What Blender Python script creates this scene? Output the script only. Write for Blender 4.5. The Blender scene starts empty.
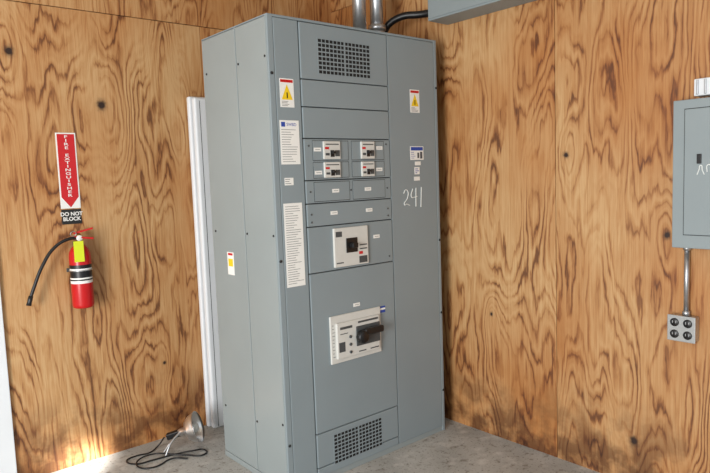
import bpy, bmesh, math, random
from mathutils import Vector, Matrix
random.seed(4)
S=bpy.context.scene
S.view_settings.view_transform='Standard'
W,D,H=1.127,0.64,2.286
XR,YB=1.268,1.12

def lin(c):
    return tuple(((v/255)/12.92 if v/255<=.04045 else ((v/255+.055)/1.055)**2.4) for v in c)+(1,)
def mat(name,rgb,rough=.5,metal=0,noise=0,nscale=8,bump=0):
    m=bpy.data.materials.new(name); m.use_nodes=True
    nt=m.node_tree; b=nt.nodes['Principled BSDF']
    b.inputs['Roughness'].default_value=rough; b.inputs['Metallic'].default_value=metal
    c=lin(rgb); b.inputs['Base Color'].default_value=c
    if noise:
        g=nt.nodes.new('ShaderNodeNewGeometry')
        n=nt.nodes.new('ShaderNodeTexNoise'); n.inputs['Scale'].default_value=nscale; n.inputs['Detail'].default_value=6
        nt.links.new(g.outputs['Position'],n.inputs['Vector'])
        r=nt.nodes.new('ShaderNodeValToRGB')
        r.color_ramp.elements[0].position=.3; r.color_ramp.elements[1].position=.7
        r.color_ramp.elements[0].color=tuple(v*(1-noise) for v in c[:3])+(1,)
        r.color_ramp.elements[1].color=tuple(min(1,v*(1+noise)) for v in c[:3])+(1,)
        nt.links.new(n.outputs['Fac'],r.inputs['Fac']); nt.links.new(r.outputs['Color'],b.inputs['Base Color'])
        if bump:
            bp=nt.nodes.new('ShaderNodeBump'); bp.inputs['Strength'].default_value=bump; bp.inputs['Distance'].default_value=.01
            nt.links.new(n.outputs['Fac'],bp.inputs['Height']); nt.links.new(bp.outputs['Normal'],b.inputs['Normal'])
    return m

def plywood(name,axis,off,knots=()):
    """rotary cut plywood: contour bands of a stretched noise field, knots bend the contours"""
    m=bpy.data.materials.new(name); m.use_nodes=True
    nt=m.node_tree; N=nt.nodes.new; L=nt.links.new; b=nt.nodes['Principled BSDF']
    def math_(op,a,c=None,d=None,clamp=False):
        n=N('ShaderNodeMath'); n.operation=op; n.use_clamp=clamp
        for i,v in enumerate((a,c,d)):
            if v is None: continue
            if isinstance(v,(int,float)): n.inputs[i].default_value=v
            else: L(v,n.inputs[i])
        return n.outputs[0]
    g=N('ShaderNodeNewGeometry'); sp=N('ShaderNodeSeparateXYZ'); L(g.outputs['Position'],sp.inputs[0])
    u=sp.outputs['X' if axis=='x' else 'Y']; z=sp.outputs['Z']
    def vec(su,sz,o=0,w=None):
        c=N('ShaderNodeCombineXYZ'); L(math_('MULTIPLY_ADD',u,su,off+o),c.inputs[0]); L(math_('MULTIPLY_ADD',z,sz,off*1.7+o),c.inputs[1])
        c.inputs[2].default_value=off*.37+o
        return c.outputs[0]
    def noise(v,scale=1,detail=2,rough=.5,dist=0):
        n=N('ShaderNodeTexNoise'); n.inputs['Scale'].default_value=scale; n.inputs['Detail'].default_value=detail
        n.inputs['Roughness'].default_value=rough; n.inputs['Distortion'].default_value=dist
        L(v,n.inputs['Vector']); return n.outputs['Fac']
    f=noise(vec(3.6,.85),1,1.0,.4,.15)
    f2=noise(vec(12,2.4,3.3),1,2,.5)
    f3=noise(vec(48,7,7.1),1,3,.6)
    F=math_('MULTIPLY_ADD',f2,.16,f)
    F=math_('MULTIPLY_ADD',f3,.045,F)
    kd=None
    for (ku,kz,ks) in knots:
        du=math_('SUBTRACT',u,ku); dz=math_('SUBTRACT',z,kz)
        du2=math_('MULTIPLY',du,du); dz2=math_('MULTIPLY',dz,dz)
        r2=math_('MULTIPLY_ADD',dz2,.12,du2)
        e=math_('EXPONENT',math_('MULTIPLY',r2,-1/(ks*1.6)**2))
        F=math_('MULTIPLY_ADD',e,.14,F)
        wob=math_('MULTIPLY_ADD',noise(vec(60,60,2.9),1,2,.5),1.6,.2)
        core=math_('EXPONENT',math_('MULTIPLY',math_('MULTIPLY',math_('MULTIPLY_ADD',dz2,.8,du2),wob),-1/(ks*.36)**2))
        kd=core if kd is None else math_('MAXIMUM',kd,core)
    fr=math_('FRACT',math_('MULTIPLY',F,19.0))
    rp=N('ShaderNodeValToRGB'); cr=rp.color_ramp; cr.interpolation='EASE'
    cr.elements[0].position=0; cr.elements[0].color=(.7,.7,.7,1)
    cr.elements[1].position=1; cr.elements[1].color=(.8,.8,.8,1)
    for p,v in ((.22,.2),(.5,.05),(.75,.4),(.92,1.0)):
        e=cr.elements.new(p); e.color=(v,v,v,1)
    L(fr,rp.inputs[0])
    fr2=math_('PINGPONG',math_('MULTIPLY',F,60.0),1.0)
    fib=noise(vec(190,4,1.3),1,3,.6)
    fib2=noise(vec(60,1.5,5.3),1,4,.65)
    blot=noise(vec(8,1.8,9.7),1,3,.5)
    st=math_('MULTIPLY_ADD',math_('SUBTRACT',blot,.5),3.4,.55,clamp=True)
    band=math_('MULTIPLY',rp.outputs[0],st)
    band=math_('ADD',band,math_('MULTIPLY',math_('SUBTRACT',fr2,.35),.16))
    band=math_('ADD',band,math_('MULTIPLY',math_('SUBTRACT',fib,.5),.8))
    band=math_('ADD',band,math_('MULTIPLY',math_('SUBTRACT',fib2,.42),.9),clamp=True)
    c2=N('ShaderNodeValToRGB'); cc=c2.color_ramp
    cc.elements[0].position=0; cc.elements[0].color=lin((197,158,111))
    cc.elements[1].position=1; cc.elements[1].color=lin((108,68,38))
    e=cc.elements.new(.35); e.color=lin((181,135,86))
    e=cc.elements.new(.68); e.color=lin((149,100,58))
    L(band,c2.inputs[0])
    col=c2.outputs[0]
    big=noise(vec(1.8,1.2,4.4),1,3,.5)
    mx=N('ShaderNodeMix'); mx.data_type='RGBA'; mx.blend_type='MULTIPLY'
    L(math_('MULTIPLY_ADD',math_('SUBTRACT',big,.45),3,0.25,clamp=True),mx.inputs[0]); L(col,mx.inputs[6]); mx.inputs[7].default_value=lin((232,202,168)); col=mx.outputs[2]
    # grime near the floor
    gr=noise(vec(5,5,2.2),1,4,.6)
    gm=math_('MULTIPLY',math_('MULTIPLY_ADD',z,-2.6,1.15,clamp=True),math_('MULTIPLY_ADD',math_('SUBTRACT',gr,.45),7,.15,clamp=True),clamp=True)
    g2=N('ShaderNodeMix'); g2.data_type='RGBA'; g2.blend_type='MULTIPLY'; L(gm,g2.inputs[0]); L(col,g2.inputs[6]); g2.inputs[7].default_value=lin((158,144,132)); col=g2.outputs[2]
    if kd is not None:
        mk=N('ShaderNodeMix'); mk.data_type='RGBA'; L(math_('MULTIPLY',kd,1.5,clamp=True),mk.inputs[0]); L(col,mk.inputs[6]); mk.inputs[7].default_value=lin((44,24,14)); col=mk.outputs[2]
    L(col,b.inputs['Base Color'])
    b.inputs['Roughness'].default_value=.6
    bp=N('ShaderNodeBump'); bp.inputs['Strength'].default_value=.25; bp.inputs['Distance'].default_value=.004
    L(fib,bp.inputs['Height']); L(bp.outputs[0],b.inputs['Normal'])
    return m

def concrete(name):
    m=mat(name,(174,174,170),.6,noise=.16,nscale=4,bump=.2)
    nt=m.node_tree; N=nt.nodes.new; L=nt.links.new; b=nt.nodes['Principled BSDF']
    base=b.inputs['Base Color'].links[0].from_socket
    g=N('ShaderNodeNewGeometry')
    def layer(base,scale,lo,hi,colr,amt,detail=3):
        n=N('ShaderNodeTexNoise'); n.inputs['Scale'].default_value=scale; n.inputs['Detail'].default_value=detail; n.inputs['Roughness'].default_value=.65
        L(g.outputs['Position'],n.inputs['Vector'])
        r=N('ShaderNodeMapRange'); r.inputs[1].default_value=lo; r.inputs[2].default_value=hi; r.inputs[4].default_value=amt
        L(n.outputs['Fac'],r.inputs[0])
        x=N('ShaderNodeMix'); x.data_type='RGBA'; L(r.outputs[0],x.inputs[0]); L(base,x.inputs[6]); x.inputs[7].default_value=lin(colr)
        return x.outputs[2]
    c=layer(base,22,.56,.68,(120,114,104),.75)
    c=layer(c,80,.60,.68,(84,76,66),.8,2)
    c=layer(c,9,.55,.70,(206,205,200),.7)
    L(c,b.inputs['Base Color'])
    return m

# ---------- geometry helpers ----------
def empty(name,loc):
    o=bpy.data.objects.new(name,None); o.empty_display_size=.1; o.location=loc
    S.collection.objects.link(o); return o
def link(name,me,par,mats):
    o=bpy.data.objects.new(name,me); S.collection.objects.link(o)
    for m in (mats if isinstance(mats,(list,tuple)) else [mats]): me.materials.append(m)
    if par is not None:
        o.parent=par; o.location=-Vector(par.location)
    return o
def boxes(par,name,lst,mats,bevel=0,seg=2):
    me=bpy.data.meshes.new(name); bm=bmesh.new()
    for it in lst:
        x0,x1,y0,y1,z0,z1=it[:6]; mi=it[6] if len(it)>6 else 0
        v=[bm.verts.new((x,y,z)) for x in (x0,x1) for y in (y0,y1) for z in (z0,z1)]
        for q in ((0,1,3,2),(4,6,7,5),(0,4,5,1),(2,3,7,6),(0,2,6,4),(1,5,7,3)):
            f=bm.faces.new([v[i] for i in q]); f.material_index=mi
    bmesh.ops.recalc_face_normals(bm,faces=bm.faces)
    bm.to_mesh(me); bm.free()
    o=link(name,me,par,mats)
    if bevel:
        b=o.modifiers.new('bev','BEVEL'); b.width=bevel; b.segments=seg; b.limit_method='ANGLE'
    return o
def lathe(par,name,prof,center,axis,mats,seg=40,smooth=True):
    """prof: list of (r,h[,mat])"""
    me=bpy.data.meshes.new(name); bm=bmesh.new()
    ax=Vector(axis).normalized(); q=Vector((0,0,1)).rotation_difference(ax); c=Vector(center)
    rings=[]
    for p in prof:
        rings.append([bm.verts.new(c+q@Vector((p[0]*math.cos(2*math.pi*i/seg),p[0]*math.sin(2*math.pi*i/seg),p[1]))) for i in range(seg)])
    for k in range(len(rings)-1):
        for i in range(seg):
            f=bm.faces.new((rings[k][i],rings[k][(i+1)%seg],rings[k+1][(i+1)%seg],rings[k+1][i])); f.smooth=smooth
            f.material_index=prof[k][2] if len(prof[k])>2 else 0
    for rg,rr in ((rings[0],prof[0][0]),(rings[-1],prof[-1][0])):
        if rr>1e-4: bm.faces.new(rg)
    bmesh.ops.remove_doubles(bm,verts=bm.verts,dist=1e-6)
    bmesh.ops.recalc_face_normals(bm,faces=bm.faces)
    bm.to_mesh(me); bm.free()
    return link(name,me,par,mats)
def cyl(par,name,a,b,r,m,seg=24):
    a=Vector(a);b=Vector(b); return lathe(par,name,[(r,0),(r,(b-a).length)],a,b-a,m,seg)
def tube(par,name,pts,r,m,cyc=False,res=6):
    cu=bpy.data.curves.new(name,'CURVE'); cu.dimensions='3D'; cu.bevel_depth=r; cu.bevel_resolution=3; cu.resolution_u=res; cu.use_fill_caps=True
    sp=cu.splines.new('BEZIER'); sp.bezier_points.add(len(pts)-1)
    for bp,p in zip(sp.bezier_points,pts):
        bp.co=p; bp.handle_left_type=bp.handle_right_type='AUTO'
    sp.use_cyclic_u=cyc
    o=bpy.data.objects.new(name+'_c',cu); S.collection.objects.link(o)
    dg=bpy.context.evaluated_depsgraph_get(); me=bpy.data.meshes.new_from_object(o.evaluated_get(dg))
    bpy.data.objects.remove(o)
    for p in me.polygons: p.use_smooth=True
    me.materials.clear()
    return link(name,me,par,m)
def text(par,name,s,size,origin,m,spacing=1,bold=0,sx=1,align='CENTER'):
    cu=bpy.data.curves.new(name,'FONT'); cu.body=s; cu.size=size; cu.align_x=align; cu.align_y='CENTER'; cu.space_line=spacing; cu.extrude=.0002; cu.offset=bold
    o=bpy.data.objects.new(name+'_t',cu); S.collection.objects.link(o)
    dg=bpy.context.evaluated_depsgraph_get(); me=bpy.data.meshes.new_from_object(o.evaluated_get(dg)); bpy.data.objects.remove(o)
    M=Matrix(((1,0,0),(0,0,-1),(0,1,0))).to_4x4()
    me.transform(Matrix.Translation(Vector(origin))@M@Matrix.Diagonal((sx,1,1,1))); me.materials.clear()
    return link(name,me,par,m)

# ---------- materials ----------
GRAY=mat('cabinet_paint',(132,144,149),.42,noise=.03,nscale=3)
GRAY_LIT=mat('cabinet_paint_lit',(141,150,151),.36,noise=.05,nscale=2)  # same cabinet paint, lighter: daylight on the side put into the colour
GROOVE=mat('groove_dark',(46,52,54),.7)
BLACK=mat('black_plastic',(18,18,20),.4)
VENTD=mat('vent_dark',(8,9,10),.8)
WHITE=mat('white_label',(232,232,228),.5)
PLATE=mat('breaker_plate',(205,205,200),.45,noise=.03,nscale=30)
DGRAY=mat('dark_gray_plastic',(70,74,76),.5)
RED=mat('red_paint',(190,16,20),.3)
REDS=mat('red_sign',(196,28,34),.45)
YEL=mat('yellow',(236,200,30),.5)
YTAG=mat('yellow_tag',(214,224,40),.6)
BLUE=mat('blue_label',(38,70,160),.5)
INK=mat('ink',(80,82,86),.7)
CHALK=mat('chalk',(225,228,225),.9)
GALV=mat('galvanized_steel',(190,192,195),.35,metal=.9,noise=.1,nscale=60)
ALU=mat('spun_aluminium',(240,240,240),.3,metal=1)
BRASS=mat('brass',(190,150,70),.3,metal=1)
BOXG=mat('panelboard_paint',(136,146,149),.5,noise=.03,nscale=4)
WP=mat('white_paint',(222,226,230),.5,noise=.02,nscale=6)
CEIL=mat('ceiling_paint',(200,190,175),.8,noise=.05,nscale=3)

# ---------- room ----------
sheets_b=[(-3.4,-2.20,3.1),(-2.20,-0.98,11.7),(-0.98,0.24,5.2),(0.24,XR,8.4)]
kn_b={2:[(-.38,1.98,.06),(-.82,2.23,.055),(-.12,.46,.025)]}
lst=[];ms=[]
for i,(a,b,o) in enumerate(sheets_b):
    ms.append(plywood(f'plywood_back_{i}','x',o,kn_b.get(i,[])))
    lst.append((a+.0012,b-.0012,YB,YB+.018,0,2.478,len(ms)-1))
ms.append(plywood('plywood_back_top','x',21.3)); lst.append((-3.4,XR,YB-.004,YB+.018,2.482,3.0,len(ms)-1))
ms.append(GROOVE); lst.append((-3.4,XR+.1,YB+.018,YB+.1,0,3.0,len(ms)-1))
boxes(None,'wall_back',lst,ms)
sheets_r=[(0.55,YB,33.1),(-0.67,0.55,14.6),(-1.89,-0.67,26.3),(-3.11,-1.89,40.2)]
kn_r={1:[(-.25,.72,.025)],2:[(-.729,1.604,.035),(-1.229,1.222,.04),(-1.084,.22,.05)]}
lst=[];ms=[]
for i,(a,b,o) in enumerate(sheets_r):
    ms.append(plywood(f'plywood_right_{i}','y',o,kn_r.get(i,[])))
    lst.append((XR,XR+.018,a+.0016,b-.0016,0,2.7,len(ms)-1))
ms.append(plywood('plywood_right_top','y',51.3)); lst.append((XR,XR+.018,-3.11,YB,2.703,3.0,len(ms)-1))
ms.append(GROOVE); lst.append((XR+.018,XR+.1,-3.11,YB,0,3.0,len(ms)-1))
boxes(None,'wall_right',lst,ms)
boxes(None,'floor',[(-6,XR+.1,-6,YB+.1,-.1,0)],concrete('concrete_floor'))
boxes(None,'ceiling',[(-3.4,XR+.1,-3.11,YB+.1,3.0,3.08)],CEIL)

# door with casing at the left end of the back wall
boxes(None,'trim_1',[(-1.06,-.957,YB-.022,YB-.001,0,2.14),(-2.06,-1.96,YB-.022,YB-.001,0,2.14),(-2.06,-.957,YB-.024,YB-.001,2.14,2.24)],WP,.003)
dr=empty('door_1',(-1.5,YB,0))
boxes(dr,'slab',[(-1.955,-1.065,YB-.018,YB-.001,.01,2.135)],WP,.002)
boxes(dr,'panels',[(-1.85,-1.55,YB-.026,YB-.017,1.2,2.0),(-1.47,-1.17,YB-.026,YB-.017,1.2,2.0),(-1.85,-1.55,YB-.026,YB-.017,.2,1.0),(-1.47,-1.17,YB-.026,YB-.017,.2,1.0)],WP,.006)
lathe(dr,'knob',[(.012,0),(.012,.03),(.028,.04),(.03,.055),(.018,.068),(0,.07)],(-1.13,YB-.018,1.0),(0,-1,0),ALU,24)

# ---------- switchboard ----------
sw=empty('electrical_switchboard',(W/2,D/2,0))
boxes(sw,'inner_frame',[(.006,W-.006,.008,D-.006,0,H-.01)],GROOVE)
boxes(sw,'left_side_panels',[(0,.02,.016,.2882,.032,H-.004),(0,.02,.2938,D,.032,H-.004)],GRAY_LIT,.003)
boxes(sw,'left_corner_post',[(-.001,.03,-.001,.013,.0,H)],GRAY,.003)
boxes(sw,'right_side_panels',[(W-.02,W,.016,.2895,.032,H-.004),(W-.02,W,.2925,D,.032,H-.004)],GRAY_LIT,.003)
boxes(sw,'back_cover',[(.01,W-.01,D-.012,D,.006,H-.006)],GRAY_LIT,.002)
boxes(sw,'top_cover',[(0,W,.0,D,H-.012,H)],GRAY,.002)
boxes(sw,'base_channel',[(-.001,W+.001,.004,D,0,.030)],GRAY_LIT,.002)
s1,s2=.172,.740
g=.0028
fp=[(.0315,s1-g,-.001,.012,.03,H-.014),(s2+g,W-.023,-.001,.012,.03,H-.014),(W-.0205,W,-.001,.02,.0,H-.002)]
boxes(sw,'front_side_strips',fp,GRAY,.003)
zl=[.03,.078,.255,1.068,1.297,1.41,1.523,1.725,1.875,2.005,H-.014]
mid=[(s1+g,s2-g,-.004,.012,zl[i]+g*.8,zl[i+1]-g*.8) for i in range(len(zl)-1)]
boxes(sw,'front_centre_panels',mid,GRAY,.0035)
def vent(nm,x0,x1,z0,z1,nc,nr):
    y=-.0046
    boxes(sw,nm+'_shade_plate',[(x0,x1,y,-.003,z0,z1)],VENTD)  # near-black plate on the panel face, painted shade for the vent holes
    bars=[]
    for i in range(nc+1):
        x=x0+(x1-x0)*i/nc; w=.0022
        if i==nc//2: w=.005
        bars.append((x-w,x+w,y-.0008,y+.001,z0-.003,z1+.003))
    for j in range(nr+1):
        z=z0+(z1-z0)*j/nr; bars.append((x0-.003,x1+.003,y-.0006,y+.001,z-.0032,z+.0032))
    boxes(sw,nm+'_louvre_bars',bars,GRAY)
vent('upper_vent',.28,.615,2.035,2.205,14,8)
vent('lower_vent',.28,.612,.068,.226,14,8)
Y0=-.0016; YM=-.0046
def lab(nm,x0,x1,z0,z1,m=WHITE,y=Y0):
    boxes(sw,nm,[(x0,x1,y-.0006,y+.001,z0,z1)],m)
def lines(nm,x0,x1,z0,z1,n,y=Y0,m=INK,th=.0012,full=False):
    L=[]
    for i in range(n):
        z=z1-(i+.5)*(z1-z0)/n
        xe=x1 if full else x0+(x1-x0)*random.uniform(.45,1)
        L.append((x0,xe,y-.001,y+.0005,z-th,z+th))
    boxes(sw,nm,L,m)
def warn(nm,x0,x1,z0,z1):
    lab(nm+'_warning_label',x0,x1,z0,z1)
    boxes(sw,nm+'_warning_header',[(x0+.004,x1-.004,Y0-.001,Y0,z1-.018,z1-.005)],RED)
    w=x1-x0; cx=(x0+x1)/2
    me=bpy.data.meshes.new(nm); v=[(cx-w*.4,Y0-.0012,z0+.035),(cx+w*.4,Y0-.0012,z0+.035),(cx,Y0-.0012,z0+.035+w*.9)]
    me.from_pydata(v,[],[(0,1,2)]); link(nm+'_warning_triangle',me,sw,YEL)
    boxes(sw,nm+'_warning_bolt',[(cx-.003,cx+.003,Y0-.0018,Y0-.001,z0+.042,z0+.068)],BLACK)
    lines(nm+'_warning_text',x0+.008,x1-.008,z0+.004,z0+.03,4,th=.001)
warn('upper_left',.052,.130,1.868,2.0)
warn('upper_right',.905,.978,1.875,2.0)
lab('data_label',.042,.150,1.603,1.808)
boxes(sw,'data_label_header',[(.05,.072,Y0-.001,Y0,1.778,1.8)],BLUE)
text(sw,'data_label_heading','SWBD',.02,(.108,Y0-.0008,1.788),BLUE)
lines('data_label_text',.05,.142,1.61,1.77,14,th=.001)
lab('instruction_label',.042,.148,1.02,1.42)
lines('instruction_text',.05,.14,1.03,1.41,34,th=.001)
lab('serial_tag',.055,.105,1.505,1.54)
lines('serial_text',.058,.10,1.508,1.538,3)
lab('maker_label',.895,1.0,1.615,1.69)
boxes(sw,'maker_label_header',[(.90,.995,Y0-.001,Y0,1.667,1.686)],BLUE)
lines('maker_text',.90,.94,1.62,1.662,4,m=BLUE)
boxes(sw,'maker_label_print',[(.95,.965,Y0-.001,Y0,1.625,1.655),(.972,.99,Y0-.001,Y0,1.622,1.66)],INK)
lab('rating_label_1',.93,.975,1.585,1.606); lab('rating_label_2',.925,.965,1.535,1.575); lines('rating_text',.93,.96,1.538,1.57,3,th=.002,m=BLUE)
lab('rating_label_3',.92,.965,1.50,1.522)
def stroke(par,nm,pts,m=CHALK,r=.0022): tube(par,nm,pts,r,m)
y=-.0022
stroke(sw,'chalk_digit_2',[(.835,y,1.432),(.85,y,1.452),(.868,y,1.44),(.862,y,1.405),(.838,y,1.37),(.855,y,1.373),(.88,y,1.365)])
stroke(sw,'chalk_digit_4a',[(.905,y,1.455),(.895,y,1.41),(.915,y,1.408),(.94,y,1.412)])
stroke(sw,'chalk_digit_4b',[(.932,y,1.46),(.930,y,1.41),(.928,y,1.355)])
stroke(sw,'chalk_digit_1',[(.975,y,1.462),(.972,y,1.41),(.968,y,1.35)])
cov=[];edge=[]
for (a,b) in ((.222,.448),(.468,.694)):
    for (c,d) in ((1.618,1.716),(1.532,1.612),(1.418,1.515)):
        edge.append((a,b,YM-.0002,YM+.002,c,d)); cov.append((a+.0025,b-.0025,YM-.0012,YM+.002,c+.0025,d-.0025))
boxes(sw,'branch_cover_edges',edge,GROOVE); boxes(sw,'branch_covers',cov,GRAY,.001)
YC=YM-.0010
def small_breaker(nm,x0,x1,z0,z1,flip=False):
    y=YC
    boxes(sw,nm+'_body',[(x0,x1,y-.010,y+.002,z0,z1)],PLATE,.002)
    w=x1-x0;h=z1-z0
    boxes(sw,nm+'_toggle_recess',[(x0+w*.38,x0+w*.62,y-.012,y-.008,z0+h*.12,z0+h*.5)],BLACK,.001)
    boxes(sw,nm+'_toggle',[(x0+w*.42,x0+w*.58,y-.028,y-.01,z0+h*.3,z0+h*.44)],BLACK,.002)
    boxes(sw,nm+'_red_mark',[(x0+w*.05,x0+w*.3,y-.0108,y-.009,z0+h*.55,z0+h*.68)],REDS)
    boxes(sw,nm+'_dark_mark',[(x0+w*.66,x0+w*.95,y-.0108,y-.009,z0+h*.15,z0+h*.5),(x0+w*.08,x0+w*.32,y-.0108,y-.009,z0+h*.2,z0+h*.34),(x0+w*.1,x0+w*.9,y-.0108,y-.009,z0+h*.8,z0+h*.86)],DGRAY)
small_breaker('breaker_a',.285,.388,1.625,1.712)
small_breaker('breaker_b',.528,.618,1.625,1.713)
small_breaker('breaker_c',.285,.385,1.534,1.610)
small_breaker('breaker_d',.528,.614,1.534,1.610)
for i,(x,z) in enumerate([(.252,1.672),(.66,1.68),(.252,1.56),(.655,1.568),(.355,1.468),(.57,1.468),(.34,1.358),(.575,1.358),(.62,1.215),(.465,.872)]):
    w=.022
    yy=YC if i<6 else YM
    lab(f'circuit_tag_{i}',x-w,x+w,z-.009,z+.009,WHITE,yy-.0003)
    lines(f'circuit_tag_text_{i}',x-w*.6,x+w*.7,z-.004,z+.004,1,y=yy-.0003,th=.001,full=True)
for i,(x,z) in enumerate([(.20,1.468),(.71,1.468),(.20,1.358),(.71,1.358),(.20,1.69),(.71,1.70),(.456,1.468),(.20,1.32),(.71,1.32),(.71,1.10)]):
    lathe(sw,f'cover_screw_{i}',[(.005,0),(.005,.002),(0,.003)],(x,YM+.0005,z),(0,-1,0),DGRAY,12)
lab('blue_sticker',.628,.665,.80,.835,BLUE,YM); lab('blue_sticker_white',.628,.665,.815,.825,WHITE,YM-.0005)
y=YM
boxes(sw,'feeder_breaker_plate',[(.325,.55,y-.012,y+.002,1.082,1.28)],PLATE,.003)
boxes(sw,'feeder_breaker_recess',[(.40,.475,y-.016,y-.01,1.15,1.225)],BLACK,.003)
boxes(sw,'feeder_breaker_handle',[(.42,.455,y-.045,y-.014,1.175,1.2)],BLACK,.004)
boxes(sw,'feeder_breaker_marks',[(.335,.375,y-.0128,y-.01,1.235,1.262),(.485,.54,y-.0128,y-.01,1.09,1.125),(.49,.54,y-.0128,y-.01,1.16,1.166),(.49,.54,y-.0128,y-.01,1.18,1.186),(.335,.38,y-.0128,y-.01,1.10,1.106)],DGRAY)
boxes(sw,'feeder_breaker_red',[(.485,.51,y-.013,y-.01,1.135,1.15)],REDS)
boxes(sw,'main_breaker_plate',[(.28,.622,y-.010,y+.002,.592,.838)],PLATE,.004)
boxes(sw,'main_breaker_raised_body',[(.31,.60,y-.024,y-.008,.615,.80)],PLATE,.005)
boxes(sw,'main_breaker_recess',[(.435,.60,y-.028,y-.02,.66,.765)],DGRAY,.006)
lathe(sw,'main_breaker_hub',[(.03,0),(.034,.006),(.034,.03),(.028,.036),(0,.036)],(.462,y-.026,.71),(0,-1,0),BLACK,28)
boxes(sw,'main_breaker_handle',[(.47,.60,y-.062,y-.035,.715,.75)],BLACK,.008,3)
boxes(sw,'main_breaker_marks',[(.33,.41,y-.0248,y-.02,.765,.778),(.33,.38,y-.0248,y-.02,.74,.744),(.32,.36,y-.0248,y-.02,.65,.70),(.53,.59,y-.0248,y-.02,.628,.634),(.45,.50,y-.0248,y-.02,.628,.634),(.45,.59,y-.0248,y-.02,.78,.79)],DGRAY)
for i,z in enumerate((.64,.68,.72)):
    lathe(sw,f'trip_dial_{i}',[(.008,0),(.008,.004),(0,.004)],(.395,y-.024,z),(0,-1,0),DGRAY,16)
lines('main_breaker_print',.29,.31,.62,.80,10,y=y-.0098,th=.001)
for i,(x,z) in enumerate([(.012,2.02),(.012,1.15),(.012,.25),(1.118,2.02),(1.118,1.15),(1.118,.25),(1.118,.72)]):
    lathe(sw,f'front_screw_{i}',[(.007,0),(.007,.003),(.004,.005),(0,.005)],(x,-.001,z),(0,-1,0),BLACK,14)
for i,(yy,z) in enumerate([(.03,2.1),(.03,1.27),(.03,.35),(.27,2.1),(.27,1.27),(.60,2.1),(.60,1.27),(.60,.3),(.27,.3)]):
    lathe(sw,f'side_screw_{i}',[(.006,0),(.006,.002),(.004,.004),(0,.004)],(0,yy,z),(-1,0,0),BLACK,14)
boxes(sw,'side_warning_label',[(-.001,.0005,.42,.487,1.045,1.165)],WHITE)
boxes(sw,'side_warning_colour',[(-.0016,0,.43,.477,1.09,1.13),],YEL)
boxes(sw,'side_warning_red',[(-.0016,0,.43,.477,1.148,1.16)],REDS)

# ---------- conduits on top ----------
cd=empty('electrical_conduit',(.82,.3,H))
cyl(cd,'pipe',(.82,.3,H),(.82,.3,2.999),.038,GALV,32)
lathe(cd,'coupling',[(.038,0),(.048,.002),(.048,.05),(.044,.054),(.044,.07),(.038,.072)],(.82,.3,H),(0,0,1),GALV,32)
cd2=empty('electrical_conduit.001',(.955,.3,H))
cyl(cd2,'pipe',(.955,.3,H),(.955,.3,2.999),.038,GALV,32)
lathe(cd2,'coupling',[(.038,0),(.048,.002),(.048,.06),(.044,.064),(.044,.09),(.052,.092),(.052,.12),(.038,.125)],(.955,.3,H),(0,0,1),GALV,32)
fx=empty('flexible_conduit',(1.1,.2,2.4))
tube(fx,'hose',[(1.035,.34,H+.002),(1.04,.32,2.40),(1.075,.24,2.455),(1.15,.12,2.46),(1.18,.033,2.46)],.021,BLACK)
wy=empty('wireway_box',(1.18,-.4,2.5))
boxes(wy,'trough',[(1.10,XR-.001,-.95,.03,2.395,2.60)],BOXG,.003)
boxes(wy,'cover',[(1.094,1.10,-.94,.02,2.405,2.59)],BOXG,.002)

# ---------- panelboard on right wall ----------
pb=empty('breaker_panel',(XR,-1.47,1.49))
boxes(pb,'enclosure',[(1.19,XR-.0005,-1.65,-1.295,1.185,1.797)],BOXG,.003)
boxes(pb,'front_cover',[(1.172,1.19,-1.655,-1.29,1.18,1.802)],BOXG,.003)
boxes(pb,'door_gap',[(1.1712,1.173,-1.61,-1.336,1.235,1.765)],GROOVE)
boxes(pb,'door',[(1.166,1.1722,-1.607,-1.339,1.238,1.762)],BOXG,.003)
boxes(pb,'latch',[(1.161,1.167,-1.408,-1.390,1.535,1.575)],BLACK,.002)
def s3(nm,pts): tube(pb,nm,[(1.1645,a,b) for a,b in pts],.002,CHALK)
s3('chalk_mark_1',[(-1.392,1.49),(-1.399,1.51),(-1.406,1.528),(-1.412,1.508),(-1.42,1.49)]); s3('chalk_mark_2',[(-1.43,1.50),(-1.434,1.53),(-1.45,1.52)])
jb=empty('junction_box',(XR,-1.4,1.87))
boxes(jb,'body',[(1.20,XR-.0005,-1.50,-1.36,1.815,1.885)],WP,.004)
boxes(jb,'ribs',[(1.192,1.201,-1.38,-1.372,1.82,1.88),(1.192,1.201,-1.41,-1.402,1.82,1.88),(1.192,1.201,-1.44,-1.432,1.82,1.88)],GALV,.002)
oc=empty('electrical_outlet',(XR,-1.3,.82))
boxes(oc,'box',[(1.215,XR-.0005,-1.372,-1.262,.765,.872)],GALV,.006)
boxes(oc,'cover_plate',[(1.210,1.216,-1.376,-1.258,.761,.876)],mat('outlet_plate',(170,172,172),.4,metal=.3),.004)
for i,(a,b) in enumerate([(-1.29,.845),(-1.345,.845),(-1.29,.793),(-1.345,.793)]):
    lathe(oc,f'socket_{i}',[(.0185,0),(.0185,.004),(.016,.006),(0,.006)],(1.211,a,b),(-1,0,0),BLACK,24)
    boxes(oc,f'slots_{i}',[(1.2035,1.206,a-.008,a-.005,b-.003,b+.008),(1.2035,1.206,a+.005,a+.008,b-.003,b+.008)],GALV)
cn=empty('wall_conduit',(XR,-1.325,1.0))
cyl(cn,'pipe',(1.243,-1.325,.873),(1.243,-1.325,1.184),.011,GALV,20)
lathe(cn,'connector_bottom',[(.011,0),(.016,.001),(.016,.02),(.011,.022)],(1.243,-1.325,.873),(0,0,1),GALV,20)
lathe(cn,'connector_top',[(.011,0),(.016,.001),(.016,.02),(.011,.022)],(1.243,-1.325,1.162),(0,0,1),GALV,20)

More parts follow.
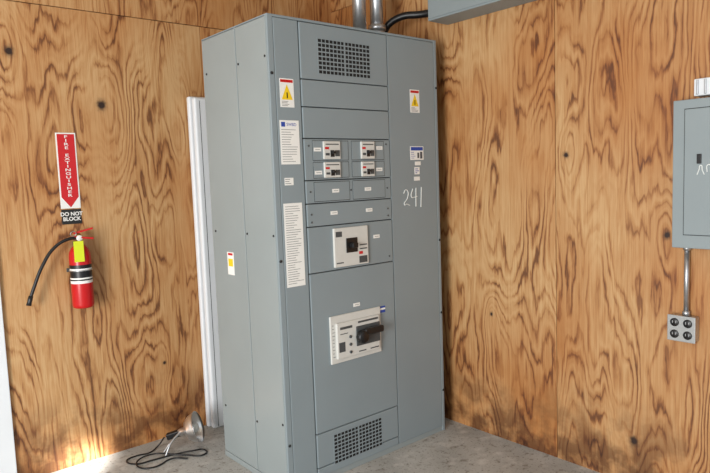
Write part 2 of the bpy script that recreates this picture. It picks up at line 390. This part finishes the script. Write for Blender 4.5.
# ---------- white stacked panels behind cabinet ----------
bd=empty('white_metal_panel',(.35,1.05,0))
boxes(bd,'leaf_1',[(.118,.85,1.072,1.108,0,2.05)],WP,.012,4)
boxes(bd,'leaf_2',[(.128,.85,1.022,1.062,0,2.04)],WP,.014,4)
boxes(bd,'leaf_spacer',[(.140,.85,1.055,1.08,.005,2.03)],GROOVE)
boxes(bd,'leaf_fold_line',[(.160,.163,1.0210,1.023,.01,2.02)],GROOVE)

# ---------- fire sign ----------
sg=empty('fire_extinguisher_sign',(-.58,YB,1.6))
ys=YB-.003
boxes(sg,'plate',[(-.634,-.532,ys,YB-.0005,1.42,1.825)],WHITE,.001)
boxes(sg,'red_field',[(-.627,-.539,ys-.0008,ys+.001,1.482,1.818)],REDS)
me=bpy.data.meshes.new('arrow'); me.from_pydata([(-.627,ys-.0006,1.482),(-.539,ys-.0006,1.482),(-.583,ys-.0006,1.425)],[],[(0,1,2)]); link('red_arrow_point',me,sg,REDS)
for i,ch in enumerate('FIRE EXTINGUISHER'):
    if ch!=' ': text(sg,f'letter_{i}',ch,.0205,(-.583,ys-.0012,1.803-i*.0196),WHITE,sx=1.9,bold=.0003)
s2g=empty('do_not_block_sign',(-.58,YB,1.37))
boxes(s2g,'plate',[(-.634,-.532,ys,YB-.0005,1.335,1.415)],mat('sign_black',(30,30,30),.5),.001)
text(s2g,'text','DO NOT\nBLOCK',.028,(-.583,ys-.0012,1.376),WHITE,spacing=.95,bold=.0008)

# ---------- fire extinguisher ----------
fe=empty('fire_extinguisher',(-.577,1.05,.886))
cx,cy=-.577,1.05
lathe(fe,'cylinder_body',[(0,.004),(.045,0),(.053,.006),(.055,.018),(.055,.135,1),(.055,.150,2),(.055,.158,1),(.055,.166,2),(.055,.205,1),(.055,.215,2),(.055,.235,0),(.055,.275),(.052,.30),(.042,.322),(.026,.338),(.018,.342),(.018,.352)],(cx,cy,.886),(0,0,1),[RED,WHITE,BLACK],48)
lathe(fe,'valve_neck',[(.019,0),(.019,.012),(.014,.014),(.014,.045),(.01,.05),(0,.05)],(cx,cy,1.236),(0,0,1),BRASS,24)
lathe(fe,'pressure_gauge',[(.016,0),(.016,.01),(.013,.012),(0,.012)],(cx,cy-.012,1.262),(0,-1,0),[WHITE],24)
def bar(par,nm,a,b,w,h,m):
    a=Vector(a);b=Vector(b);d=b-a;L=d.length
    o=boxes(par,nm,[(0,L,-w/2,w/2,-h/2,h/2)],m,.003)
    o.rotation_mode='QUATERNION'; o.rotation_quaternion=Vector((1,0,0)).rotation_difference(d.normalized()); o.location=a-Vector(par.location)
    return o
bar(fe,'carry_handle',(cx-.025,cy,1.27),(cx+.07,cy-.03,1.256),.026,.010,RED)
bar(fe,'squeeze_lever',(cx-.025,cy,1.288),(cx+.07,cy-.03,1.312),.026,.009,RED)
tube(fe,'pull_pin_ring',[(cx-.03,cy-.02,1.275),(cx-.045,cy-.022,1.287),(cx-.03,cy-.024,1.30),(cx-.016,cy-.022,1.287)],.0018,GALV,True)
tube(fe,'hose',[(cx-.005,cy-.01,1.262),(cx-.05,cy-.01,1.262),(cx-.12,cy-.0,1.225),(cx-.19,cy+.0,1.13),(cx-.235,cy,1.03),(cx-.255,cy,.98)],.0085,BLACK)
lathe(fe,'nozzle',[(.011,0),(.012,.02),(.011,.03),(.013,.05),(0,.05)],(cx-.254,cy,.985),(-.015,0,-.05),BLACK,20)
boxes(fe,'inspection_tag',[(cx-.045,cx+.005,cy-.062,cy-.0605,1.14,1.25)],YTAG)
boxes(fe,'wall_bracket',[(cx-.012,cx+.012,cy+.05,YB-.0005,.93,1.24),(cx-.058,cx+.058,cy+.048,cy+.056,1.08,1.10)],DGRAY,.001)
tube(fe,'bracket_strap',[(cx+.057*math.cos(a*math.pi/8),cy+.057*math.sin(a*math.pi/8),1.09) for a in range(16)],.003,GALV,True)

# ---------- clamp work light ----------
wl=empty('clamp_work_light',(-.1,.86,0))
ax=Vector((.72,-.60,.28)).normalized(); c0=Vector((-.155,.90,.088))
prof=[(.0,0),(.018,0),(.022,.01),(.024,.04),(.034,.045),(.055,.055),(.076,.08),(.086,.11),(.089,.12),(.091,.12),(.089,.122),(.083,.11),(.073,.083),(.05,.059),(.02,.05),(0,.05)]
b1=c0+Vector((0.03,0,.01))
lathe(wl,'reflector',prof,b1-ax*.03,ax,ALU,40)
bar(wl,'socket_handle',b1-ax*.10,b1-ax*.01,.034,.034,BLACK)
lathe(wl,'bulb',[(.012,0),(.014,.01),(.027,.035),(.029,.05),(.022,.068),(0,.076)],b1+ax*.02,ax,WHITE,24)
tube(wl,'spring_clamp_arm',[c0+Vector((0.0,-.02,.02)),c0+Vector((-.06,-.03,-.02)),c0+Vector((-.10,-.04,-.081))],.006,GALV)
tube(wl,'spring_clamp_arm_2',[c0+Vector((0.0,-.01,.01)),c0+Vector((-.05,.01,-.04)),c0+Vector((-.09,.01,-.081))],.006,GALV)
tube(wl,'cord',[(-.215,.965,.07),(-.25,.985,.02),(-.30,.97,.006),(-.38,.98,.006),(-.44,.96,.006),(-.42,.88,.006),(-.33,.86,.006),(-.20,.84,.006),(-.12,.80,.012),(-.06,.78,.006),(-.09,.72,.006),(-.16,.78,.006),(-.24,.86,.012),(-.30,.92,.012),(-.40,.90,.012),(-.42,.82,.006),(-.36,.77,.006),(-.24,.80,.006),(-.18,.74,.006)],.0045,BLACK,res=10)

# ---------- lighting ----------
w=bpy.data.worlds.new('World'); S.world=w; w.use_nodes=True
bg=w.node_tree.nodes['Background']; bg.inputs[0].default_value=(.87,.94,1,1); bg.inputs[1].default_value=.78
def area(nm,loc,tgt,sx,sy,e,col):
    l=bpy.data.lights.new(nm,'AREA'); l.shape='RECTANGLE'; l.size=sx; l.size_y=sy; l.energy=e; l.color=col
    o=bpy.data.objects.new(nm,l); S.collection.objects.link(o); o.location=loc
    o.rotation_euler=(Vector(tgt)-Vector(loc)).to_track_quat('-Z','Y').to_euler(); return o
area('assumed_daylight_area',(-4.3,-2.2,1.3),(0.5,.3,.9),1.3,2.0,230,(1,.99,.97))  # added area lamp for assumed daylight from the left; no doorway stands there
l=bpy.data.lights.new('added_floor_spot','SPOT'); l.energy=14000; l.spot_size=math.radians(3.4); l.spot_blend=1; l.shadow_soft_size=.05; l.color=(1,.97,.93)  # added narrow spot lamp, stands in for an assumed sun patch on the floor
o=bpy.data.objects.new('added_floor_spot',l); S.collection.objects.link(o); o.location=(-4.2,-3.5,2.6)
o.rotation_euler=(Vector((-.68,1.03,0))-o.location).to_track_quat('-Z','Y').to_euler()

# ---------- camera ----------
yaw,pit,rol,F=.7004,.0945,-.0369,626.1
f=Vector((math.sin(yaw)*math.cos(pit),math.cos(yaw)*math.cos(pit),-math.sin(pit)))
r=Vector((math.cos(yaw),-math.sin(yaw),0)); u=r.cross(f)
r2=r*math.cos(rol)+u*math.sin(rol); u2=-r*math.sin(rol)+u*math.cos(rol)
M=Matrix((r2,u2,-f)).transposed().to_4x4(); M.translation=Vector((-1.5996,-2.4610,1.5319))
cam=bpy.data.cameras.new('camera'); co=bpy.data.objects.new('camera',cam); S.collection.objects.link(co)
co.matrix_world=M; cam.sensor_width=36; cam.lens=F/710*36; cam.clip_start=.05
S.camera=co
